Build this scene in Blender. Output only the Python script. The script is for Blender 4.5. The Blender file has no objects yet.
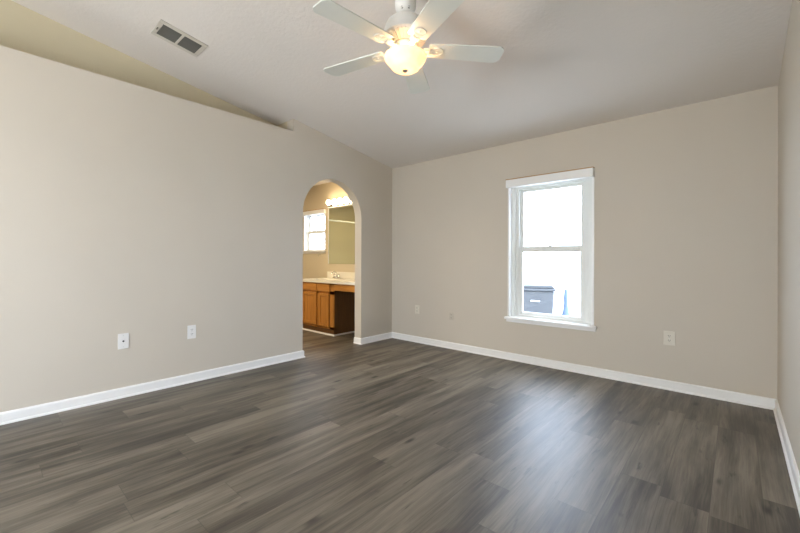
import bpy, bmesh, math, random
from mathutils import Vector, Matrix
random.seed(4)
PI = math.pi
SC = bpy.context.scene
COL = SC.collection

# ------------------------------------------------------------------ camera
F, YAW, Y0, ROLL = 378.3646, 0.7263, 259.976, 0.0029
cd = bpy.data.cameras.new('camera')
cd.sensor_width = 36.0
cd.lens = F / 800 * 36.0
cd.shift_y = -(266.5 - Y0) / 800
cd.clip_start = 0.02
cam = bpy.data.objects.new('camera', cd)
COL.objects.link(cam)
cam.matrix_world = (Matrix.Translation((0, 0, 1.15)) @ Matrix.Rotation(YAW, 4, 'Z')
                    @ Matrix.Rotation(PI / 2, 4, 'X') @ Matrix.Rotation(ROLL, 4, 'Z'))
SC.camera = cam

# ------------------------------------------------------------------ world, fill lamps, exposure
SKY = 12.0
FILL_RIGHT = 6
w = bpy.data.worlds.new('sky')
SC.world = w
w.use_nodes = True
bg = w.node_tree.nodes['Background']
bg.inputs[0].default_value = (0.68, 0.79, 1.0, 1)
bg.inputs[1].default_value = SKY


def area(name, loc, rot, sx, sy, power, color=(1, 1, 1), portal=False):
    l = bpy.data.lights.new(name, 'AREA')
    l.shape = 'RECTANGLE'
    l.size, l.size_y = sx, sy
    l.energy = power
    l.color = color
    if portal:
        l.cycles.is_portal = True
    o = bpy.data.objects.new(name, l)
    o.location = loc
    o.rotation_euler = rot
    COL.objects.link(o)
    return o


XL, XR, D, ZC, SL, ZL, NW, YL = -3.8181, 0.2403, 4.1221, 2.5074, 0.1597, 2.631, 0.3507, 2.4419
YF = -2.5                       # the wall behind the camera
# openings through which the sky lights the rooms; the right-hand door is added
area('portal_window', (-1.52, D + .16, 1.24), (-PI / 2, 0, 0), 1.0, 1.55, 1, portal=True)
area('portal_bath_window', (-5.76, D + .16, 1.65), (-PI / 2, 0, 0), .75, .8, 1, portal=True)
area('portal_added_door', (XR + .16, -1.7, 1.06), (0, PI / 2, 0), 2.1, 1.0, 1, portal=True)

area('fill_right_door', (XR + .20, -1.7, 1.06), (0, PI / 2, 0), 2.0, .95, FILL_RIGHT, (1.0, .95, .88))  # fill lamp outside the added door, brightens the left wall
# fill lamps behind the added rear window; the first is tilted up at the ceiling
area('fill_upward', (-1.9, YF - .20, .95), (math.radians(128), 0, 0), 1.5, .6, 60, (1.0, .955, .90))
area('fill_rear', (-1.9, YF - .20, 1.4), (PI / 2, 0, 0), 1.5, 1.3, 48, (1.0, .955, .90))
area('bath_fill', (-5.3, 2.5, 2.46), (0, 0, 0), .5, .5, 36, (1.0, .83, .58))  # added fill to brighten the bathroom, no fixture there

vs = SC.view_settings
SC.display_settings.display_device = 'sRGB'
vs.view_transform = 'Standard'
vs.look = 'None'
vs.gamma = 1
vs.use_curve_mapping = False
vs.exposure = 0.5
SC.cycles.diffuse_bounces = 8
SC.cycles.max_bounces = 14
SC.cycles.transparent_max_bounces = 16


# ------------------------------------------------------------------ material helpers
class NT:
    def __init__(s, name):
        s.m = bpy.data.materials.new(name)
        s.m.use_nodes = True
        s.t = s.m.node_tree
        s.t.nodes.clear()
        s.out = s.n('ShaderNodeOutputMaterial')

    def n(s, kind, **kw):
        o = s.t.nodes.new(kind)
        for k, v in kw.items():
            setattr(o, k, v)
        return o

    def set(s, sock, v):
        if hasattr(v, 'is_output') or isinstance(v, bpy.types.NodeSocket):
            s.t.links.new(v, sock)
        else:
            sock.default_value = v

    def math(s, op, a, b=0.0, c=None):
        o = s.n('ShaderNodeMath', operation=op)
        s.set(o.inputs[0], a)
        s.set(o.inputs[1], b)
        if c is not None:
            s.set(o.inputs[2], c)
        return o.outputs[0]

    def comb(s, x, y, z=0.0):
        o = s.n('ShaderNodeCombineXYZ')
        for i, v in enumerate((x, y, z)):
            s.set(o.inputs[i], v)
        return o.outputs[0]

    def noise(s, vec, scale=1.0, detail=4.0, rough=.55):
        o = s.n('ShaderNodeTexNoise')
        s.set(o.inputs['Vector'], vec)
        o.inputs['Scale'].default_value = scale
        o.inputs['Detail'].default_value = detail
        o.inputs['Roughness'].default_value = rough
        return o.outputs[0]

    def ramp(s, fac, stops):
        o = s.n('ShaderNodeValToRGB')
        s.set(o.inputs[0], fac)
        el = o.color_ramp.elements
        while len(el) < len(stops):
            el.new(.5)
        for e, (p, c) in zip(el, stops):
            e.position = p
            e.color = (*c, 1) if len(c) == 3 else c
        return o.outputs[0]

    def mix(s, fac, a, b, mode='MIX'):
        o = s.n('ShaderNodeMix', data_type='RGBA', blend_type=mode)
        s.set(o.inputs[0], fac)
        for i, v in ((6, a), (7, b)):
            s.set(o.inputs[i], (*v, 1) if isinstance(v, tuple) and len(v) == 3 else v)
        return o.outputs[2]

    def bsdf(s, color, rough=.5, metal=0.0, bump=None, bstr=.1, bdist=.002, spec=.5, emit=None, estr=0.0):
        p = s.n('ShaderNodeBsdfPrincipled')
        s.set(p.inputs['Base Color'], (*color, 1) if isinstance(color, tuple) and len(color) == 3 else color)
        s.set(p.inputs['Roughness'], rough)
        p.inputs['Metallic'].default_value = metal
        p.inputs['Specular IOR Level'].default_value = spec
        if emit:
            p.inputs['Emission Color'].default_value = (*emit, 1)
            p.inputs['Emission Strength'].default_value = estr
        if bump is not None:
            b = s.n('ShaderNodeBump')
            b.inputs['Strength'].default_value = bstr
            b.inputs['Distance'].default_value = bdist
            s.set(b.inputs['Height'], bump)
            s.t.links.new(b.outputs[0], p.inputs['Normal'])
        s.t.links.new(p.outputs[0], s.out.inputs[0])
        return s.m

    def pos(s):
        return s.n('ShaderNodeNewGeometry').outputs['Position']


def paint(name, color, rough=.6, scale=90.0, bstr=.06, var=.04, bdist=.003, spec=.3):
    t = NT(name)
    p = t.pos()
    big = t.noise(p, 1.3, 2)
    c0 = tuple(v * (1 - var) for v in color)
    c1 = tuple(min(1, v * (1 + var)) for v in color)
    return t.bsdf(t.mix(big, c0, c1), rough, bump=t.noise(p, scale, 3), bstr=bstr, bdist=bdist, spec=spec)


def simple(name, color, rough=.5, metal=0.0, var=.05, spec=.5, emit=None, estr=0.0):
    t = NT(name)
    p = t.pos()
    c0 = tuple(v * (1 - var) for v in color)
    c1 = tuple(min(1, v * (1 + var)) for v in color)
    return t.bsdf(t.mix(t.noise(p, 14, 3), c0, c1), rough, metal, spec=spec, emit=emit, estr=estr)


def glass(name, tint=(1, 1, 1)):
    t = NT(name)
    tr = t.n('ShaderNodeBsdfTransparent')
    tr.inputs[0].default_value = (*tint, 1)
    gl = t.n('ShaderNodeBsdfGlossy')
    gl.inputs['Roughness'].default_value = .02
    lw = t.n('ShaderNodeLayerWeight')
    lw.inputs[0].default_value = .5
    fr = t.math('ADD', .02, t.math('MULTIPLY', .5, t.math('POWER', lw.outputs['Facing'], 5.0)))
    mx = t.n('ShaderNodeMixShader')
    t.t.links.new(fr, mx.inputs[0])
    t.t.links.new(tr.outputs[0], mx.inputs[1])
    t.t.links.new(gl.outputs[0], mx.inputs[2])
    t.t.links.new(mx.outputs[0], t.out.inputs[0])
    return t.m


def floor_material():
    t = NT('grey_oak_planks')
    sp = t.n('ShaderNodeSeparateXYZ')
    t.t.links.new(t.pos(), sp.inputs[0])
    X, Y = sp.outputs[0], sp.outputs[1]
    u = t.math('DIVIDE', t.math('ADD', X, 20 * .188 + .277), .188)
    i = t.math('FLOOR', u)
    fu = t.math('FRACT', u)
    wn = t.n('ShaderNodeTexWhiteNoise', noise_dimensions='1D')
    t.set(wn.inputs['W'], t.math('ADD', i, .37))
    v = t.math('ADD', t.math('DIVIDE', Y, 1.22), t.math('MULTIPLY', wn.outputs[0], 7.3))
    j = t.math('FLOOR', v)
    fv = t.math('FRACT', v)
    wb = t.n('ShaderNodeTexWhiteNoise', noise_dimensions='2D')
    t.set(wb.inputs['Vector'], t.comb(t.math('ADD', i, .5), t.math('ADD', j, .5)))
    rnd = wb.outputs[0]
    off = t.math('MULTIPLY', rnd, 61.0)
    # slow warp keeps the streaks from running dead straight
    wx = t.math('MULTIPLY', t.math('SUBTRACT', t.noise(t.comb(t.math('MULTIPLY', X, 3.0), t.math('MULTIPLY', Y, 1.1), off), 1, 2), .5), .055)
    Xw = t.math('ADD', X, wx)
    cloud = t.noise(t.comb(t.math('MULTIPLY', Xw, 9.0), t.math('MULTIPLY', Y, 1.0), off), 1, 4, .55)
    streak = t.noise(t.comb(t.math('MULTIPLY', Xw, 42.0), t.math('MULTIPLY', Y, 1.6), off), 1, 4, .6)
    grain = t.noise(t.comb(t.math('MULTIPLY', Xw, 150.0), t.math('MULTIPLY', Y, 5.0), off), 1, 3, .6)
    tone = t.math('ADD', t.math('ADD', .06, t.math('MULTIPLY', rnd, .20)), t.math('MULTIPLY_ADD', cloud, 1.2, -.2))
    tone = t.math('ADD', tone, t.math('MULTIPLY', t.math('SUBTRACT', streak, .5), .55))
    tone = t.math('ADD', tone, t.math('MULTIPLY', t.math('SUBTRACT', grain, .5), .5))
    col = t.ramp(tone, [(.20, (.026, .020, .0135)), (.42, (.066, .053, .038)), (.60, (.122, .102, .075)), (.85, (.205, .176, .134))])
    # knots and their dark tails
    vo = t.n('ShaderNodeTexVoronoi', feature='F1', distance='EUCLIDEAN')
    t.set(vo.inputs['Vector'], t.comb(t.math('MULTIPLY', Xw, 6.5), t.math('MULTIPLY', Y, 2.4), t.math('MULTIPLY', i, .0)))
    vo.inputs['Scale'].default_value = 1
    cs = t.n('ShaderNodeSeparateColor')
    t.t.links.new(vo.outputs['Color'], cs.inputs[0])
    pick = t.math('GREATER_THAN', cs.outputs[0], .2)
    mr = t.n('ShaderNodeMapRange', interpolation_type='SMOOTHSTEP')
    t.set(mr.inputs[0], t.math('ADD', vo.outputs['Distance'], t.math('MULTIPLY', t.math('SUBTRACT', streak, .5), .12)))
    mr.inputs[1].default_value, mr.inputs[2].default_value = .02, .17
    mr.inputs[3].default_value, mr.inputs[4].default_value = 1, 0
    knot = t.math('MULTIPLY', t.math('MULTIPLY', mr.outputs[0], pick), .95)
    col = t.mix(knot, col, (.018, .014, .010))
    # short dark mineral dashes along the grain
    dn = t.noise(t.comb(t.math('MULTIPLY', Xw, 26.0), t.math('MULTIPLY', Y, 4.2), t.math('ADD', off, 9.0)), 1, 3, .6)
    md = t.n('ShaderNodeMapRange', interpolation_type='SMOOTHSTEP')
    t.set(md.inputs[0], dn)
    md.inputs[1].default_value, md.inputs[2].default_value = .62, .74
    col = t.mix(t.math('MULTIPLY', md.outputs[0], .7), col, (.026, .020, .014))
    # joints
    e1 = t.math('LESS_THAN', t.math('MINIMUM', fu, t.math('SUBTRACT', 1.0, fu)), .009)
    e2 = t.math('LESS_THAN', t.math('MINIMUM', fv, t.math('SUBTRACT', 1.0, fv)), .0016)
    e = t.math('MAXIMUM', e1, e2)
    col = t.mix(t.math('MULTIPLY', e, .4), col, (.030, .026, .021))
    h = t.math('SUBTRACT', t.math('MULTIPLY', grain, .5), e)
    rough = t.math('ADD', .40, t.math('MULTIPLY', grain, .14))
    return t.bsdf(col, rough, bump=h, bstr=.10, bdist=.002, spec=.72)


def wood(name, dark, light, axis='Z', rough=.4):
    t = NT(name)
    sp = t.n('ShaderNodeSeparateXYZ')
    t.t.links.new(t.pos(), sp.inputs[0])
    k = {'X': (3, 45, 45), 'Y': (45, 3, 45), 'Z': (45, 45, 3)}[axis]
    c = t.comb(*[t.math('MULTIPLY', sp.outputs[q], float(k[q])) for q in range(3)])
    g = t.noise(c, 1, 4, .6)
    return t.bsdf(t.ramp(g, [(.3, dark), (.7, light)]), rough, bump=g, bstr=.05, spec=.4)


M = dict(
    wall=paint('greige_wall_paint', (.545, .494, .418)),
    niche=paint('niche_wall_tan', (.55, .485, .34)),  # niche walls, yellower than the bedroom walls
    ceil=paint('ceiling_knockdown', (.69, .647, .602), rough=.9, scale=38, bstr=.35, bdist=.006, spec=.1),
    bath=paint('bath_wall_paint', (.58, .50, .36)),
    trim=paint('white_trim_paint', (.78, .775, .76), rough=.35, bstr=.01, var=.02, spec=.5),
    vinyl=paint('window_vinyl', (.70, .71, .68), rough=.4, bstr=.01, var=.02, spec=.4),
    floor=floor_material(),
    plastic=simple('white_plastic', (.74, .73, .71), .35, var=.03),
    plastic_beige=simple('beige_plastic', (.64, .60, .51), .4, var=.03),  # darker and yellower than the white plastic, for window-wall plates
    tanplastic=simple('painted_over_plate', (.50, .45, .37), .5, var=.03),
    slot=simple('dark_slot', (.03, .03, .03), .6),
    steel=simple('brushed_steel', (.6, .6, .6), .3, 1.0),
    chrome=simple('chrome', (.8, .8, .8), .08, 1.0),
    vent=simple('vent_white_metal', (.56, .52, .455), .5),
    ventdark=simple('vent_louvre_metal', (.115, .11, .095), .6),
    black=simple('duct_black', (.02, .02, .02), .8),
    fan=simple('fan_white_enamel', (.72, .71, .68), .35, var=.02),
    blade=simple('fan_blade_white', (.67, .69, .64), .45, var=.02),
    oak=wood('honey_oak', (.40, .16, .028), (.58, .26, .055)),
    oakx=wood('honey_oak_rail', (.40, .16, .028), (.58, .26, .055), 'X'),
    oak_shaded=wood('shaded_oak', (.10, .045, .015), (.15, .07, .022)),  # oak with shade painted into its colour, for cabinet sides and kick board
    marble=simple('cream_cultured_marble', (.80, .76, .66), .2, var=.04),
    mirror=simple('mirror_silver', (.80, .87, .72), .01, 1.0, var=0),
    glass=glass('window_glass', (.97, .985, .98)),
    bin=simple('grey_bin_plastic', (.040, .043, .048), .6, var=.12),
    blue=simple('blue_glaze', (.04, .065, .12), .5, var=.15),
    ground=simple('pale_concrete', (.62, .62, .60), .9, var=.06),
    brass=simple('tan_header_edge', (.40, .24, .10), .6),
)


def bowl_material():
    t = NT('frosted_lamp_glass')
    p = t.n('ShaderNodeBsdfPrincipled')
    p.inputs['Base Color'].default_value = (.9, .82, .66, 1)
    p.inputs['Roughness'].default_value = .3
    tr = t.n('ShaderNodeBsdfTranslucent')
    tr.inputs[0].default_value = (1, .84, .6, 1)
    sw = t.noise(t.pos(), 9, 3)
    em = t.n('ShaderNodeEmission')
    t.set(em.inputs[0], t.ramp(sw, [(.35, (1.0, .74, .38)), (.65, (1.0, .87, .62))]))
    em.inputs[1].default_value = .28
    m1 = t.n('ShaderNodeMixShader')
    m1.inputs[0].default_value = .3
    t.t.links.new(p.outputs[0], m1.inputs[1])
    t.t.links.new(tr.outputs[0], m1.inputs[2])
    ad = t.n('ShaderNodeAddShader')
    t.t.links.new(m1.outputs[0], ad.inputs[0])
    t.t.links.new(em.outputs[0], ad.inputs[1])
    t.t.links.new(ad.outputs[0], t.out.inputs[0])
    return t.m


M['bowl'] = bowl_material()
M['bulb_warm'] = simple('lit_fan_bulb', (.9, .8, .65), .4, var=0, emit=(1.0, .72, .40), estr=5)
M['bulb'] = simple('lit_bulb', (.9, .85, .75), .4, var=0, emit=(1.0, .80, .52), estr=16)


# ------------------------------------------------------------------ mesh helpers
class MB:
    def __init__(s):
        s.b = bmesh.new()

    def _bev(s, geom, w, seg=2):
        if w > 0:
            ed = set()
            for v in geom:
                ed.update(v.link_edges)
            bmesh.ops.bevel(s.b, geom=list(ed), offset=w, segments=seg, profile=.5, affect='EDGES', clamp_overlap=True)

    def box(s, a, c, bev=0.0, mat=None):
        x0, x1 = sorted((a[0], c[0])); y0, y1 = sorted((a[1], c[1])); z0, z1 = sorted((a[2], c[2]))
        r = bmesh.ops.create_cube(s.b, size=1)
        vs_ = r['verts']
        for v in vs_:
            v.co = Vector(((x0 + x1) / 2 + v.co.x * (x1 - x0), (y0 + y1) / 2 + v.co.y * (y1 - y0), (z0 + z1) / 2 + v.co.z * (z1 - z0)))
            if mat is not None:
                v.co = mat @ v.co
        s._bev(vs_, bev)
        return s

    def prism(s, pts, a, b, axis='X', bev=0.0):
        """polygon pts in the two other axes, from a to b along axis"""
        def P(p, k):
            if axis == 'X': return (k, p[0], p[1])
            if axis == 'Y': return (p[0], k, p[1])
            return (p[0], p[1], k)
        v0 = [s.b.verts.new(P(p, a)) for p in pts]
        v1 = [s.b.verts.new(P(p, b)) for p in pts]
        n = len(pts)
        s.b.faces.new(v0); s.b.faces.new(v1[::-1])
        for i in range(n):
            s.b.faces.new((v0[i], v0[(i + 1) % n], v1[(i + 1) % n], v1[i]))
        s._bev(v0 + v1, bev)
        return s

    def lathe(s, prof, center=(0, 0, 0), seg=40, mat=None, scallop=0.0, nsc=8):
        """prof: list of (r, z)"""
        rings = []
        for r, z in prof:
            if r < 1e-6:
                v = s.b.verts.new((center[0], center[1], center[2] + z)); rings.append([v])
            else:
                ring = []
                for k in range(seg):
                    th = 2 * PI * k / seg
                    rr = r * (1 + scallop * math.cos(nsc * th))
                    ring.append(s.b.verts.new((center[0] + rr * math.cos(th), center[1] + rr * math.sin(th), center[2] + z)))
                rings.append(ring)
        for A, B in zip(rings, rings[1:]):
            if len(A) == 1 and len(B) == 1:
                continue
            for k in range(seg):
                k2 = (k + 1) % seg
                if len(A) == 1: s.b.faces.new((A[0], B[k2], B[k]))
                elif len(B) == 1: s.b.faces.new((A[k], A[k2], B[0]))
                else: s.b.faces.new((A[k], A[k2], B[k2], B[k]))
        if mat is not None:
            for ring in rings:
                for v in ring: v.co = mat @ v.co
        return s

    def tube(s, pts, r, seg=12):
        pts = [Vector(p) for p in pts]
        rings = []
        up = Vector((0, 0, 1))
        for i, p in enumerate(pts):
            t = (pts[min(i + 1, len(pts) - 1)] - pts[max(i - 1, 0)]).normalized()
            a = t.cross(up)
            if a.length < 1e-3: a = t.cross(Vector((0, 1, 0)))
            a.normalize(); b = t.cross(a)
            rr = r[i] if isinstance(r, (list, tuple)) else r
            rings.append([s.b.verts.new(p + a * rr * math.cos(2 * PI * k / seg) + b * rr * math.sin(2 * PI * k / seg)) for k in range(seg)])
        for A, B in zip(rings, rings[1:]):
            for k in range(seg):
                s.b.faces.new((A[k], A[(k + 1) % seg], B[(k + 1) % seg], B[k]))
        s.b.faces.new(rings[0][::-1]); s.b.faces.new(rings[-1])
        return s

    def build(s, name, m, parent=None, smooth=False, mat=None):
        bmesh.ops.recalc_face_normals(s.b, faces=s.b.faces[:])
        me = bpy.data.meshes.new(name)
        s.b.to_mesh(me); s.b.free()
        if mat is not None:
            me.transform(mat)
        me.materials.append(M[m])
        if smooth:
            for p in me.polygons: p.use_smooth = True
            me.set_sharp_from_angle(angle=math.radians(38))
        o = bpy.data.objects.new(name, me)
        COL.objects.link(o)
        if parent is not None: o.parent = parent
        return o


def thing(name, label, cat, loc=(0, 0, 0), rot=(0, 0, 0), group=None):
    o = bpy.data.objects.new(name, None)
    o.empty_display_size = .1
    o.location = loc; o.rotation_euler = rot
    COL.objects.link(o)
    return tag(o, label, cat, group)


def tag(o, label, cat, group=None):
    o['label'] = label; o['category'] = cat
    if group: o['group'] = group
    return o


def struct(o):
    o['kind'] = 'structure'
    return o


def struct_empty(name, loc=(0, 0, 0)):
    o = bpy.data.objects.new(name, None)
    o.location = loc
    COL.objects.link(o)
    return struct(o)


def zceil(y):
    return ZC + SL * (D - y)


# ------------------------------------------------------------------ setting: floor, walls, ceiling
WT = .13                       # thickness of the wall with the arch
BX = -7.0                      # far wall of the bathroom
BYF = 1.2
struct(MB().box((BX - .1, YF - .15, -.1), (XR + .15, D + .15, 0)).build('floor', 'floor'))
struct(MB().prism([(YF - .15, zceil(YF - .15)), (D + .15, zceil(D + .15)), (D + .15, zceil(D + .15) + .12), (YF - .15, zceil(YF - .15) + .12)],
                  XL - NW - .1, XR + .15).build('ceiling', 'ceil'))

# left wall with the arched opening and the plant ledge
AY0, AY1, ASP = 2.573, 3.503, 1.705
AR = (AY1 - AY0) / 2
ARC = [((AY0 + AY1) / 2 + AR * math.cos(PI - PI * k / 36), ASP + AR * math.sin(PI - PI * k / 36)) for k in range(37)]
mb = MB()
def strip(cols):
    """cols: (y, z bottom, z top) columns of one solid panel of the wall"""
    V = [[mb.b.verts.new((x, y, z)) for x in (XL - WT, XL) for z in (za, zb)] for y, za, zb in cols]
    for A, B in zip(V, V[1:]):
        for i, j in ((0, 1), (1, 3), (3, 2), (2, 0)):
            mb.b.faces.new((A[i], A[j], B[j], B[i]))
    for e in (V[0], V[-1]):
        mb.b.faces.new((e[0], e[1], e[3], e[2]))
strip([(YF, 0, ZL), (AY0, 0, ZL)] if YL > AY0 else [(YF, 0, ZL), (YL, 0, ZL)])
if YL < AY0: strip([(YL, 0, zceil(YL)), (AY0, 0, zceil(AY0))])
strip([(y, z, zceil(y)) for y, z in ARC])
strip([(AY1, 0, zceil(AY1)), (D, 0, zceil(D))])
bmesh.ops.remove_doubles(mb.b, verts=mb.b.verts[:], dist=1e-5)
wl = struct(mb.build('wall_left', 'wall'))
# niche above the ledge: its shelf, its rear wall and its end wall
struct(MB().box((XL - NW, YF, ZL - .06), (XL - WT, YL, ZL)).build('trim_1', 'wall'))
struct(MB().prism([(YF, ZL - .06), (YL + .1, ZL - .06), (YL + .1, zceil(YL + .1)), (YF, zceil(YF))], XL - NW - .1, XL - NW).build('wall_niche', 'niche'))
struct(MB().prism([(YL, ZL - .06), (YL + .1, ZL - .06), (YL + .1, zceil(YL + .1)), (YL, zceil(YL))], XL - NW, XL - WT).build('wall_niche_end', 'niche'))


def wall_y(name, m, x0, x1, y0, y1, z0, z1, holes):
    """wall slab in an X-Z plane with rectangular holes (x0,x1,z0,z1)"""
    mb = MB()
    xs = sorted({x0, x1, *[h[0] for h in holes], *[h[1] for h in holes]})
    zs = sorted({z0, z1, *[h[2] for h in holes], *[h[3] for h in holes]})
    V = {}
    def inh(i, j):
        if i < 0 or j < 0 or i >= len(xs) - 1 or j >= len(zs) - 1: return True
        cx, cz = (xs[i] + xs[i + 1]) / 2, (zs[j] + zs[j + 1]) / 2
        return any(h[0] < cx < h[1] and h[2] < cz < h[3] for h in holes)
    def v(i, j, s_):
        k = (i, j, s_)
        if k not in V: V[k] = mb.b.verts.new((xs[i], (y0, y1)[s_], zs[j]))
        return V[k]
    for i in range(len(xs) - 1):
        for j in range(len(zs) - 1):
            if inh(i, j): continue
            for s_ in (0, 1):
                mb.b.faces.new((v(i, j, s_), v(i + 1, j, s_), v(i + 1, j + 1, s_), v(i, j + 1, s_)))
            if inh(i - 1, j): mb.b.faces.new((v(i, j, 0), v(i, j + 1, 0), v(i, j + 1, 1), v(i, j, 1)))
            if inh(i + 1, j): mb.b.faces.new((v(i + 1, j, 0), v(i + 1, j + 1, 0), v(i + 1, j + 1, 1), v(i + 1, j, 1)))
            if inh(i, j - 1): mb.b.faces.new((v(i, j, 0), v(i + 1, j, 0), v(i + 1, j, 1), v(i, j, 1)))
            if inh(i, j + 1): mb.b.faces.new((v(i, j + 1, 0), v(i + 1, j + 1, 0), v(i + 1, j + 1, 1), v(i, j + 1, 1)))
    return struct(mb.build(name, m))


W1 = (-1.985, -1.062, .478, 2.03)          # bedroom window opening
W2 = (-6.09, -5.42, 1.30, 2.02)            # bathroom window opening
W3 = (-2.7, -1.1, .7, 2.1)                 # added window behind the camera, lets the rear fill in
DR = (-2.2, -1.2, 0.0, 2.12)                # added glazed door behind the camera, lets the side fill in
wall_y('wall_back', 'wall', XL - WT, XR + .15, D, D + .15, 0, ZC + .01, [W1])
wall_y('wall_bath_back', 'bath', BX - .1, XL - WT, D, D + .15, 0, 2.6, [W2])
wall_y('wall_front', 'wall', XL - NW - .1, XR + .15, YF - .15, YF, 0, 3.75, [W3])
mb = MB().prism([(DR[1], 0), (D, 0), (D, zceil(D)), (DR[1], zceil(DR[1]))], XR, XR + .15)
mb.prism([(DR[0], DR[3]), (DR[1], DR[3]), (DR[1], zceil(DR[1])), (DR[0], zceil(DR[0]))], XR, XR + .15)
mb.prism([(YF, 0), (DR[0], 0), (DR[0], zceil(DR[0])), (YF, zceil(YF))], XR, XR + .15)
bmesh.ops.remove_doubles(mb.b, verts=mb.b.verts[:], dist=1e-5)
struct(mb.build('wall_right', 'wall'))
struct(MB().box((BX - .1, BYF, 0), (BX, D, 2.5)).build('wall_bath_left', 'bath'))
struct(MB().box((BX - .1, BYF - .1, 0), (XL - WT, BYF, 2.5)).build('wall_bath_front', 'bath'))
struct(MB().box((BX - .1, BYF - .1, 2.5), (XL - WT, D, 2.53)).build('ceiling_bath', 'ceil'))

# baseboards: one profile with a shoe moulding, swept with mitred corners
PROF = [(0, 0), (.024, 0), (.0235, .007), (.020, .013), (.0145, .016), (.0145, .070), (.011, .077), (.006, .081), (0, .083)]


def sweep(name, line, m='trim', prof=PROF, z=0.0):
    """line: XY points; the room lies to the left of the walking direction"""
    P = [Vector(p) for p in line]
    mb = MB()
    rings = []
    for i, p in enumerate(P):
        ds = []
        if i > 0: ds.append((P[i] - P[i - 1]).normalized())
        if i < len(P) - 1: ds.append((P[i + 1] - P[i]).normalized())
        ns = [Vector((-d.y, d.x)) for d in ds]
        n = ns[0] if len(ns) == 1 else (ns[0] + ns[1]) / (1 + ns[0].dot(ns[1]))
        rings.append([mb.b.verts.new((p.x + n.x * o, p.y + n.y * o, z + h)) for o, h in prof])
    k = len(prof)
    for A, B in zip(rings, rings[1:]):
        for q in range(k):
            mb.b.faces.new((A[q], A[(q + 1) % k], B[(q + 1) % k], B[q]))
    mb.b.faces.new(rings[0]); mb.b.faces.new(rings[-1][::-1])
    return struct(mb.build(name, m))


sweep('baseboard_left', [(XL - WT, AY0 - .3), (XL - WT, AY0), (XL, AY0), (XL, YF)][1:])
sweep('baseboard_back', [(XR, D), (XL, D), (XL, AY1), (XL - WT, AY1)])
sweep('baseboard_right', [(XR, DR[1]), (XR, D)])


# ------------------------------------------------------------------ windows
def window(name, W, fw, sw, sz, gx0, gx1, mid, gz0, gz1, sill_x, sill_z, lock=True):
    x0, x1, z0, z1 = W
    root = struct_empty(name, ((x0 + x1) / 2, D, z0))
    inv = Matrix.Translation((-(x0 + x1) / 2, -D, -z0))
    def b(mb, nm, m, par=root, smooth=False):
        return mb.build(nm, m, par, smooth, inv)
    # jamb liner
    mb = MB()
    y0, y1 = D - .004, D + .12
    for (a, c) in (((x0, y0, z0), (x0 + .022, y1, z1)), ((x1 - .022, y0, z0), (x1, y1, z1)), ((x0 + .022, y0, z1 - .02), (x1 - .022, y1, z1))):
        mb.box(a, c, .002)
    b(mb, 'window_jamb', 'trim')
    # vinyl master frame, stepped
    mb = MB()
    fx0, fx1, fz0, fz1 = x0 + .022, x1 - .022, z0 + .004, z1 - .02
    for (ix, ya, yb) in ((fw * .5, D + .045, D + .12), (fw, D + .065, D + .12)):
        mb.box((fx0, ya, fz0), (fx0 + ix, yb, fz1), .003)
        mb.box((fx1 - ix, ya, fz0), (fx1, yb, fz1), .003)
        mb.box((fx0 + ix, ya, fz0), (fx1 - ix, yb, fz0 + ix * .5), .003)
        mb.box((fx0 + ix, ya, fz1 - ix * .5), (fx1 - ix, yb, fz1), .003)
    b(mb, 'window_frame', 'vinyl')
    ax0, ax1 = fx0 + fw, fx1 - fw
    for nm, ya, yb, za, zb in (('upper_sash', D + .095, D + .118, mid - .026, fz1 - fw * .5), ('lower_sash', D + .070, D + .093, fz0 + fw * .5, mid + .028)):
        mb = MB()
        bot = sz if nm == 'lower_sash' else .062
        top = .06 if nm == 'lower_sash' else .035
        mb.box((ax0, ya, za), (ax0 + sw, yb, zb), .003)
        mb.box((ax1 - sw, ya, za), (ax1, yb, zb), .003)
        mb.box((ax0 + sw, ya, za), (ax1 - sw, yb, za + bot), .003)
        mb.box((ax0 + sw, ya, zb - top), (ax1 - sw, yb, zb), .003)
        s_ = b(mb, nm, 'vinyl')
        mb = MB().box((ax0 + sw, (ya + yb) / 2 - .002, za + bot), (ax1 - sw, (ya + yb) / 2 + .002, zb - top))
        b(mb, 'window_pane', 'glass', s_)
    if lock:
        mb = MB().box(((x0 + x1) / 2 - .03, D + .062, mid + .012), ((x0 + x1) / 2 + .03, D + .08, mid + .034), .004)
        mb.lathe([(0, .0), (.014, 0), (.014, .012), (0, .014)], ((x0 + x1) / 2, D + .07, mid + .032), 16)
        mb.box(((x0 + x1) / 2 - .004, D + .05, mid + .036), ((x0 + x1) / 2 + .032, D + .068, mid + .044), .003)
        b(mb, 'sash_lock', 'vinyl')
        mb = MB().box((ax0 + sw + .015, D + .088, mid + .075), (ax0 + sw + .05, D + .10, mid + .098), .004)
        b(mb, 'vent_stop', 'steel')
    # stool with an apron under it
    mb = MB().box((sill_x[0], D - .045, sill_z - .004), (sill_x[1], D + .11, sill_z + .024), .005)
    mb.box((sill_x[0] + .012, D - .018, sill_z - .034), (sill_x[1] - .012, D, sill_z - .004), .003)
    b(mb, 'window_sill', 'trim')
    return root


window('window_1', W1, .085, .043, .035, 0, 0, 1.275, 0, 0, (-2.008, -1.033), .474)
window('window_2', W2, .03, .025, .03, 0, 0, 1.66, 0, 0, (-6.14, -5.40), 1.296, lock=False)

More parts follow.
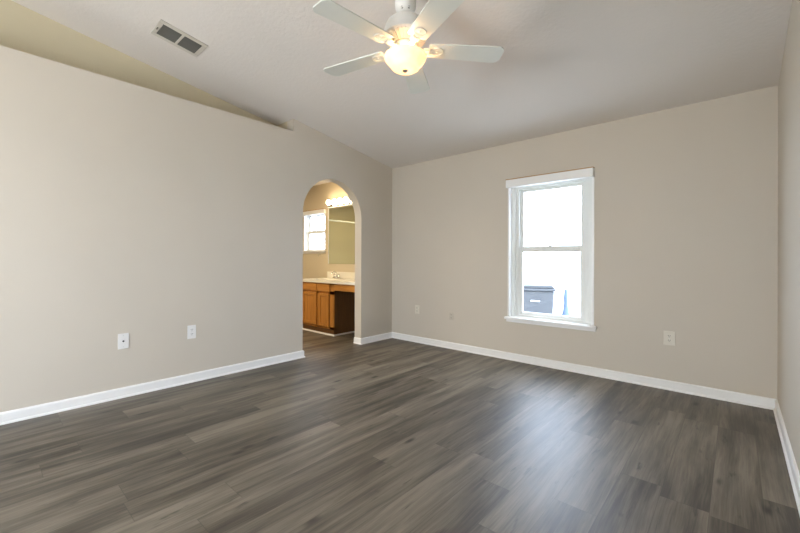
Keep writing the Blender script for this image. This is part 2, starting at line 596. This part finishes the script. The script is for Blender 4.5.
# raised shade valances over the two windows
v = thing('blind_valance', 'white valance board with a tan top edge across the head of the bedroom window', 'valance', (-1.532, D, 1.985))
mb = MB().box((-.458, -.05, 0), (.470, -.001, .088), .004)
mb.build('face_board', 'trim', v)
MB().box((-.461, -.052, .088), (.473, -.001, .097), .002).build('top_edge', 'brass', v)
v = thing('blind_valance', 'short cream valance over the small bathroom window beside the mirror', 'valance', (-5.755, D, 1.965))
MB().box((-.37, -.05, 0), (.345, -.001, .078), .004).build('face_board', 'trim', v)
MB().box((-.373, -.052, .078), (.348, -.001, .088), .002).build('top_edge', 'brass', v)

w3 = struct_empty('added_window', (-1.9, YF, .7))  # unseen window, added as an opening for the rear fill lamps
mb = MB()
for a, c in (((-2.7, .7), (-2.64, 2.1)), ((-1.16, .7), (-1.1, 2.1)), ((-2.64, .7), (-1.16, .76)), ((-2.64, 2.04), (-1.16, 2.1)), ((-1.925, .76), (-1.875, 2.04))):
    mb.box((a[0], YF - .10, a[1]), (c[0], YF - .04, c[1]), .003)
f3 = mb.build('window_frame', 'vinyl', w3, mat=Matrix.Translation((1.9, -YF, -.7)))
for xa, xb in ((-2.64, -1.925), (-1.875, -1.16)):
    MB().box((xa, YF - .072, .76), (xb, YF - .068, 2.04)).build('window_pane', 'glass', f3, mat=Matrix.Translation((1.9, -YF, -.7)))

# ------------------------------------------------------------------ added glazed door behind the camera (lets sky and fill light in)
ym = (DR[0] + DR[1]) / 2
dr = struct_empty('added_door', (XR, ym, 0))
inv = Matrix.Translation((-XR, -ym, 0))
mb = MB()
for ya, yb in ((DR[0], DR[0] + .05), (DR[1] - .05, DR[1])):
    mb.box((XR - .01, ya, 0), (XR + .13, yb, DR[3]), .003)
mb.box((XR - .01, DR[0] + .05, DR[3] - .05), (XR + .13, DR[1] - .05, DR[3]), .003)
mb.box((XR, DR[0] + .05, 0), (XR + .13, DR[1] - .05, .03), .003)
mb.build('door_frame', 'vinyl', dr, mat=inv)
for ya, yb, xa in ((DR[0] + .05, ym + .03, XR + .075), (ym - .03, DR[1] - .05, XR + .025)):
    mb = MB()
    for a, c in (((ya, 0.03), (ya + .06, 2.07)), ((yb - .06, .03), (yb, 2.07)), ((ya + .06, .03), (yb - .06, .11)), ((ya + .06, 2.0), (yb - .06, 2.07))):
        mb.box((xa, a[0], a[1]), (xa + .035, c[0], c[1]), .003)
    p = mb.build('door_panel', 'vinyl', dr, mat=inv)
    MB().box((xa + .014, ya + .06, .11), (xa + .02, yb - .06, 2.0)).build('door_pane', 'glass', p, mat=inv)

# ------------------------------------------------------------------ outside
struct(MB().box((-40, D + .15, -.30), (30, 60, -.2)).build('ground', 'ground'))
struct(MB().box((XR + .15, -50, -.30), (30, D + .15, -.2)).build('ground_side', 'ground'))
struct(MB().box((-40, -50, -.30), (XR + .15, YF - .15, -.2)).build('ground_rear', 'ground'))
t_ = thing('trash_bin', 'grey lidded bin standing outside the bedroom window', 'bin', (-2.765, 7.0, -.2), (0, 0, math.radians(21)))
t_.scale = (1.1, 1, 1)
mb = MB()
mb.prism([(-.21, 0.03), (.21, .03), (.25, .80), (-.25, .80)], -.26, .26, 'Y', .02)
mb.build('bin_body', 'bin', t_)
mb = MB().box((-.275, -.29, .80), (.275, .30, .84), .012)
mb.prism([(-.26, .84), (.26, .84), (.22, .90), (-.22, .90)], -.26, .26, 'Y', .015)
mb.build('lid', 'bin', t_)
MB().tube([(-.10, -.285, .62), (-.10, -.305, .62), (.02, -.305, .62), (.02, -.285, .62)], .012).build('handle', 'plastic', t_)
for s_ in (-1, 1):
    R = Matrix.Translation((s_ * .245, .18, .1)) @ Matrix.Rotation(PI / 2, 4, 'Y')
    MB().lathe([(0, -.02), (.085, -.02), (.10, -.01), (.10, .01), (.085, .02), (0, .02)], (0, 0, 0), 24, R).build('wheel', 'slot', t_, True)
o = MB().lathe([(0, 0), (.068, 0), (.074, .02), (.074, .24), (.058, .34), (.034, .44), (.022, .60), (.026, .62), (.02, .80), (.012, .84), (0, .845)], (0, 0, 0), 24).build('garden_ornament', 'blue', None, True)
o.location = (-2.265, 7.0, -.2)
o.scale = (1.5, 1.5, 1)
tag(o, 'slim blue bottle-shaped ornament standing outside beside the grey bin', 'ornament')


# ------------------------------------------------------------------ ceiling fan with its lamp
FX, FY = -1.502, 1.735
FZ = zceil(FY)
fan = thing('ceiling_fan', 'white five-blade ceiling fan with a lit frosted glass bowl', 'ceiling fan', (FX, FY, FZ))
def z_(z): return z - FZ
mb = MB().lathe([(0, z_(2.94)), (.064, z_(2.94)), (.064, z_(2.70)), (.062, z_(2.675)), (.052, z_(2.652)), (.032, z_(2.640)), (0, z_(2.638))], seg=40)
mb.build('canopy', 'fan', fan, True)
# the two screw holes in the canopy's foot, towards the room
for da in (-.42, .42):
    a = math.atan2(-FY, -FX) + da
    px, py = .048 * math.cos(a), .048 * math.sin(a)
    R = Matrix.Translation((px, py, z_(2.655))) @ Matrix.Rotation(a, 4, 'Z') @ Matrix.Rotation(math.radians(125), 4, 'Y')
    MB().lathe([(0, -.006), (.007, -.006), (.007, .004), (0, .004)], (0, 0, 0), 14, R).build('screw_hole', 'slot', fan, True)
MB().lathe([(.017, z_(2.66)), (.017, z_(2.57))], seg=20).build('downrod', 'fan', fan, True)
mb = MB().lathe([(0, z_(2.625)), (.045, z_(2.622)), (.085, z_(2.607)), (.115, z_(2.580)), (.128, z_(2.548)), (.130, z_(2.515)), (.133, z_(2.508)),
                 (.133, z_(2.500)), (.126, z_(2.495)), (.070, z_(2.455)), (.0, z_(2.453))], seg=60)
hous = mb.build('motor_housing', 'fan', fan, True)
for k in range(30):
    a = 2 * PI * k / 30
    # fins on the sloping underside of the housing
    p0 = Vector((.122, 0, z_(2.492))); p1 = Vector((.076, 0, z_(2.458)))
    if k == 0: fins = MB()
    R = Matrix.Rotation(a, 4, 'Z')
    q = [p0 + Vector((0, -.005, 0)), p0 + Vector((0, .005, 0)), p1 + Vector((0, .003, 0)), p1 + Vector((0, -.003, 0))]
    lo = [fins.b.verts.new(R @ (c + Vector((.005, 0, -.008)))) for c in q]
    hi = [fins.b.verts.new(R @ (c + Vector((-.004, 0, .006)))) for c in q]
    fins.b.faces.new(lo); fins.b.faces.new(hi[::-1])
    for i in range(4): fins.b.faces.new((lo[i], lo[(i + 1) % 4], hi[(i + 1) % 4], hi[i]))
fins.build('vent_fins', 'fan', hous)
MB().lathe([(0, z_(2.458)), (.068, z_(2.458)), (.072, z_(2.446)), (.066, z_(2.432)), (.058, z_(2.425)), (.058, z_(2.405)), (.050, z_(2.400)), (0, z_(2.400))], seg=48).build('light_fitter', 'fan', fan, True)
TH0 = math.radians(47.8)
ZB = z_(2.425)
for k in range(5):
    R = Matrix.Rotation(TH0 + 2 * PI * k / 5, 4, 'Z') @ Matrix.Translation((0, 0, ZB)) @ Matrix.Rotation(math.radians(-6), 4, 'X')
    out = [(.140, -.052), (.140, .052), (.155, .062), (.572, .077), (.590, .066), (.604, .042), (.604, -.042), (.590, -.066), (.572, -.077), (.155, -.062)]
    mb = MB()
    mb.prism(out, 0, .008, 'Z', .002)
    for v_ in mb.b.verts: v_.co = R @ v_.co
    bl = mb.build('blade', 'blade', fan)
    mb = MB()
    # bracket: arm from the motor, then a rounded plate with an open ring under the blade
    mb.prism([(.060, -.020), (.105, -.012), (.150, -.022), (.150, .022), (.105, .012), (.060, .020)], -.008, .000, 'Z', .002)
    mb.lathe([(0, -.0012), (.031, -.0012), (.032, -.0035), (.0355, -.0035), (.037, -.0002)], (.196, 0, 0), 30)
    mb.box((.11, -.024, -.0025), (.18, .024, -.0002), .0015)
    for sx, sy in ((.15, .015), (.15, -.015), (.196, 0)):
        mb.lathe([(0, -.006), (.006, -.005), (.007, 0)], (sx, sy, 0), 12)
    for v_ in mb.b.verts: v_.co = R @ v_.co
    mb.build('blade_bracket', 'blade', bl, True)
bp = [(.122, 2.386), (.127, 2.383), (.127, 2.374), (.122, 2.358), (.113, 2.343), (.103, 2.332), (.095, 2.324), (.091, 2.316), (.084, 2.304), (.070, 2.293), (.044, 2.287), (.014, 2.285)]
bp = [(r, 2.386 + (z - 2.386) * .88 if z < 2.386 else z) for r, z in bp]
inn = [(r - .004, z + .003) for r, z in bp[::-1]]
MB().lathe([(r, z_(z)) for r, z in bp + inn], seg=64, scallop=.012, nsc=10).build('lamp_shade', 'bowl', fan, True)
MB().lathe([(.0, z_(2.302)), (.016, z_(2.301)), (.019, z_(2.296)), (.014, z_(2.291)), (.008, z_(2.288)), (0, z_(2.285))], seg=24).build('finial', 'steel', fan, True)
for sgn in (-1, 1):
    MB().lathe([(0, 0), (.014, -.002), (.016, -.02), (.024, -.035), (.026, -.05), (.020, -.066), (0, -.073)], (.045 * sgn, .02 * sgn, z_(2.401)), 18).build('bulb', 'bulb_warm', fan, True)
lp = bpy.data.lights.new('fan_lamp', 'POINT')
lp.energy = 8.5
lp.color = (1.0, .64, .34)
lp.shadow_soft_size = .03
lo_ = bpy.data.objects.new('fan_lamp', lp)
lo_.location = (0, 0, z_(2.384))
COL.objects.link(lo_)
lo_.parent = fan

# ------------------------------------------------------------------ ceiling vent
vy, vx = 1.135, -3.468
vt = thing('ceiling_vent', 'beige metal air vent with two dark louvred panels on the sloped ceiling', 'vent', (vx, vy, zceil(vy)), (-math.atan(SL), 0, 0))
ox, oy = .133, .180
ix, iy = .089, .147
mb = MB()
for a, c in (((-ox, -oy), (-ix, oy)), ((ix, -oy), (ox, oy)), ((-ix, -oy), (ix, -iy)), ((-ix, iy), (ix, oy)), ((-ix, -.010), (ix, .010))):
    mb.box((a[0], a[1], -.007), (c[0], c[1], -.001), .003)
mb.build('frame', 'vent', vt)
MB().box((-ix, -iy, -.004), (ix, iy, -.0012)).build('duct_opening', 'black', vt)
for ya, yb in ((-iy, -.010), (.010, iy)):
    mb = MB()
    n = 11
    for k in range(n):
        x = -ix + .010 + (2 * ix - .016) * k / (n - 1)
        R = Matrix.Translation((x, 0, -.0055)) @ Matrix.Rotation(math.radians(-38), 4, 'Y')
        mb.box((-.0052, ya + .002, -.0008), (.0052, yb - .002, .0008), 0, R)
    mb.build('louvre_panel', 'ventdark', vt)
MB().box((-.022, -oy + .012, -.012), (.010, -oy + .020, -.006), .001).build('damper_lever', 'ventdark', vt)


# ------------------------------------------------------------------ wall plates
def plate(name, label, cat, loc, rotz, w_, h_, kind, group=None):
    """local frame: +Y out of the wall, X along it"""
    r = thing(name, label, cat, loc, (0, 0, rotz), group)
    m = 'tanplastic' if kind == 'painted' else 'plastic_beige' if rotz > 0 else 'plastic'
    MB().box((-w_ / 2, .0005, -h_ / 2), (w_ / 2, .007, h_ / 2), .003).build('cover_plate', m, r)
    if kind == 'duplex' or kind == 'painted':
        for s_ in (-1, 1):
            mb = MB().prism([(-.012, -.014), (.012, -.014), (.017, -.007), (.017, .007), (.012, .014), (-.012, .014), (-.017, .007), (-.017, -.007)], .006, .010, 'Y', .001)
            for v_ in mb.b.verts: v_.co.z += s_ * .0205
            rc = mb.build('receptacle', m, r)
            mb = MB()
            for x in (-.0065, .0065):
                mb.box((x - .0016, .0095, s_ * .0205 - .001), (x + .0016, .0106, s_ * .0205 + .009))
            mb.lathe([(0, -.0005), (.0026, -.0005), (.0026, .0008), (0, .0008)], (0, 0, 0), 12, Matrix.Translation((0, .0102, s_ * .0205 - .008)) @ Matrix.Rotation(-PI / 2, 4, 'X'))
            mb.build('slots', 'slot', rc)
        MB().lathe([(0, .002), (.003, .0015), (.0035, 0)], (0, 0, 0), 12, Matrix.Translation((0, .007, 0)) @ Matrix.Rotation(-PI / 2, 4, 'X')).build('screw', m if kind == 'painted' else 'steel', r)
    else:
        MB().lathe([(.0075, 0), (.0075, .003), (.0048, .003), (.0048, .010), (.003, .010), (.003, .004), (0, .004)], (0, 0, 0), 16,
                   Matrix.Translation((0, .007, 0)) @ Matrix.Rotation(-PI / 2, 4, 'X')).build('connector', 'slot', r, True)
        for s_ in (-1, 1):
            MB().lathe([(0, .002), (.003, .0015), (.0035, 0)], (0, 0, 0), 12, Matrix.Translation((0, .007, s_ * h_ * .36)) @ Matrix.Rotation(-PI / 2, 4, 'X')).build('screw', 'steel', r)
    return r


plate('cable_jack', 'white wall plate with a single dark coaxial jack on the left wall', 'wall plate', (XL, .827, .4675), -PI / 2, .076, .128, 'coax')
plate('power_outlet', 'white duplex outlet on the left wall between the cable jack and the archway', 'outlet', (XL, 1.356, .470), -PI / 2, .074, .126, 'duplex')
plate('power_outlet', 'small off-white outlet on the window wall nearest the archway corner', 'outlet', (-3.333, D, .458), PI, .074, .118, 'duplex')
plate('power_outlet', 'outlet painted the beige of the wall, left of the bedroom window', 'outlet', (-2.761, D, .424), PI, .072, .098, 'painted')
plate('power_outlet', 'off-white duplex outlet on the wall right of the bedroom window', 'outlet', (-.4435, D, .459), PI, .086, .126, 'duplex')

# ------------------------------------------------------------------ bathroom vanity
VX0, VX1, VY, VH = -5.34, -4.53, 3.60, .790
va = thing('vanity_cabinet', 'honey oak bathroom vanity cabinet with two doors beside an open knee space', 'cabinet', (VX1, VY, 0))
iv = Matrix.Translation((-VX1, -VY, 0))
def vb(mb, nm, m, par=va, sm=False): return mb.build(nm, m, par, sm, iv)
mb = MB()
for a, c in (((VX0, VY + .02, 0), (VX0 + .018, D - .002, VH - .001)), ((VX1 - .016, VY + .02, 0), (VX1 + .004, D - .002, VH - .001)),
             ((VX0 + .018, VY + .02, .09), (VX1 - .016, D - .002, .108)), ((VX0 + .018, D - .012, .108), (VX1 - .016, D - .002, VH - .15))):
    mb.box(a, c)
vb(mb, 'carcass', 'oak_shaded')
mb = MB()
for xa, xb, za, zb in ((VX0, VX0 + .04, .09, VH), (VX1 - .10, VX1, .09, VH), (-4.945, -4.895, .09, VH), (VX0, VX1, VH - .02, VH), (VX0, VX1, .62, .67), (VX0, VX1, .09, .13)):
    mb.box((xa, VY, za), (xb, VY + .02, zb), .001)
vb(mb, 'face_frame', 'oak')
vb(MB().box((VX0, VY + .006, 0), (VX1, VY + .02, .09)), 'kick_board', 'oak_shaded')


def panel_door(x0, x1, z0, z1, nm, m, frame=.048):
    mb = MB()
    y0, y1 = VY - .018, VY - .0005
    mb.box((x0, y0, z0), (x0 + frame, y1, z1), .003).box((x1 - frame, y0, z0), (x1, y1, z1), .003)
    mb.box((x0 + frame, y0, z0), (x1 - frame, y1, z0 + frame), .003).box((x0 + frame, y0, z1 - frame), (x1 - frame, y1, z1), .003)
    d_ = vb(mb, nm, m)
    vb(MB().box((x0 + frame, y0 + .008, z0 + frame), (x1 - frame, y1 - .002, z1 - frame)), 'door_panel', m, d_)
    return d_


panel_door(-5.315, -4.945, .125, .632, 'door', 'oak')
panel_door(-4.895, -4.635, .125, .632, 'door', 'oak')
for xa, xb in ((-5.315, -4.945), (-4.935, -4.615)):
    vb(MB().box((xa, VY - .018, .662), (xb, VY - .0005, .776), .004), 'drawer_front', 'oakx')
mb = MB().box((VX1, VY + .002, .685), (XL - WT - .003, VY + .022, VH), .001)
vb(mb, 'knee_apron', 'oakx')
vb(MB().box((VX1 + .02, VY - .016, .695), (XL - WT - .03, VY + .001, .778), .004), 'apron_drawer_front', 'oakx')
# white shoe moulding round the cabinet foot (belongs to the room's trim)
sweep('trim_2', [(VX1 + .004, D), (VX1 + .004, VY + .004), (VX0, VY + .004)][::-1], prof=[(0, 0), (-.016, 0), (-.015, .010), (-.010, .018), (0, .022)])

# countertop with an oval basin and a backsplash
ct = thing('countertop', 'cream marble vanity countertop with an oval basin and low backsplash', 'countertop', (-5.08, 3.86, VH))
cx0, cx1, cy0, cy1, cz0, cz1 = -5.365 + 5.08, XL - WT - .002 + 5.08, VY - .03 - 3.86, D - .002 - 3.86, .0005, .043
mb = MB()
N = 48
def rectp(a):
    c_, s_ = math.cos(a), math.sin(a)
    t0 = min([(cx1 if c_ > 0 else cx0) / c_ if abs(c_) > 1e-9 else 1e9, (cy1 if s_ > 0 else cy0) / s_ if abs(s_) > 1e-9 else 1e9])
    return (c_ * t0, s_ * t0)
angs = sorted([2 * PI * k / N for k in range(N)] + [math.atan2(y, x) % (2 * PI) for x in (cx0, cx1) for y in (cy0, cy1)])
n = len(angs)
rings = []
for rr, zz in ((None, cz0), (None, cz1)):
    rings.append([mb.b.verts.new((*rectp(a), zz)) for a in angs])
for k_, zz in ((1.0, cz1), (.97, cz1 - .006), (.85, cz1 - .06), (.6, cz1 - .10), (.25, cz1 - .12)):
    rings.append([mb.b.verts.new((0.09 + .20 * k_ * math.cos(a), .150 * k_ * math.sin(a) - .02, zz)) for a in angs])
for A, B in zip(rings, rings[1:]):
    for k in range(n): mb.b.faces.new((A[k], A[(k + 1) % n], B[(k + 1) % n], B[k]))
mb.b.faces.new(rings[-1])
mb.build('counter_slab', 'marble', ct, False)
MB().box((-5.345 + 5.08, cy1 - .02, cz1), (cx1, cy1, cz1 + .112), .004).build('backsplash', 'marble', ct)

fa = thing('faucet', 'chrome faucet behind the vanity basin under the mirror', 'faucet', (-5.0, 4.03, VH + .0435))
MB().box((-.075, -.025, 0), (.075, .025, .016), .006).build('base', 'chrome', fa)
MB().tube([(0, 0, .012), (0, 0, .07), (0, -.015, .105), (0, -.05, .118), (0, -.09, .108), (0, -.105, .085)], [.016, .014, .013, .012, .011, .010]).build('spout', 'chrome', fa, True)
for s_ in (-1, 1):
    h = MB().lathe([(0, .014), (.020, .014), (.018, .04), (.012, .05), (.020, .06), (.020, .075), (0, .08)], (.055 * s_, 0, 0), 20).build('handle', 'chrome', fa, True)

# mirror and the lamp bar over it
mi = thing('wall_mirror', 'large frameless mirror above the vanity under the lamp bar', 'mirror', (-4.66, D, 1.08))
MB().box((-.662, -.007, 0), (.70, -.001, .955), .001).build('mirror_glass', 'mirror', mi)
MB().box((-.672, -.012, -.004), (-.663, -.001, .96), .001).build('side_clip', 'trim', mi)
lb = thing('light_bar', 'lit vanity light bar with four globe bulbs above the mirror', 'wall lamp', (-4.985, D, 2.13))
MB().box((-.335, -.03, -.068), (.335, -.001, .06), .006).build('back_plate', 'chrome', lb)
MB().box((-.34, -.034, -.082), (.34, -.001, -.0685), .003).build('bottom_strip', 'trim', lb)
for k in range(4):
    x = -.225 + .15 * k
    R = Matrix.Translation((x, -.03, 0)) @ Matrix.Rotation(PI / 2, 4, 'X')
    s_ = MB().lathe([(0, 0), (.026, 0), (.024, .018), (.016, .022), (0, .022)], (0, 0, 0), 20, R).build('socket', 'chrome', lb, True)
    prof = [(0, -.045)] + [(.045 * math.cos(a), .045 * math.sin(a)) for a in [(-80 + 20 * q) * PI / 180 for q in range(9)]] + [(0, .045)]
    MB().lathe(prof, (x, -.095, 0), 24).build('bulb', 'bulb', s_, True)

hk = thing('wall_hook', 'small chrome hook on the bathroom wall below the window sill', 'hook', (-5.56, D, 1.27))
MB().lathe([(0, 0), (.022, 0), (.022, .006), (0, .010)], (0, 0, 0), 20, Matrix.Rotation(PI / 2, 4, 'X')).build('rose', 'chrome', hk, True)
MB().tube([(0, -.008, 0), (0, -.03, -.004), (0, -.045, -.03), (0, -.04, -.055), (0, -.055, -.06)], .006).build('hook_arm', 'chrome', hk, True)

rd = MB().tube([(-6.2, BYF + .002, 1.955), (-6.2, D - .002, 1.955)], .014, 16).build('shower_rod', 'trim', None, True)
tag(rd, 'white shower rod seen reflected in the bathroom mirror', 'curtain rod')
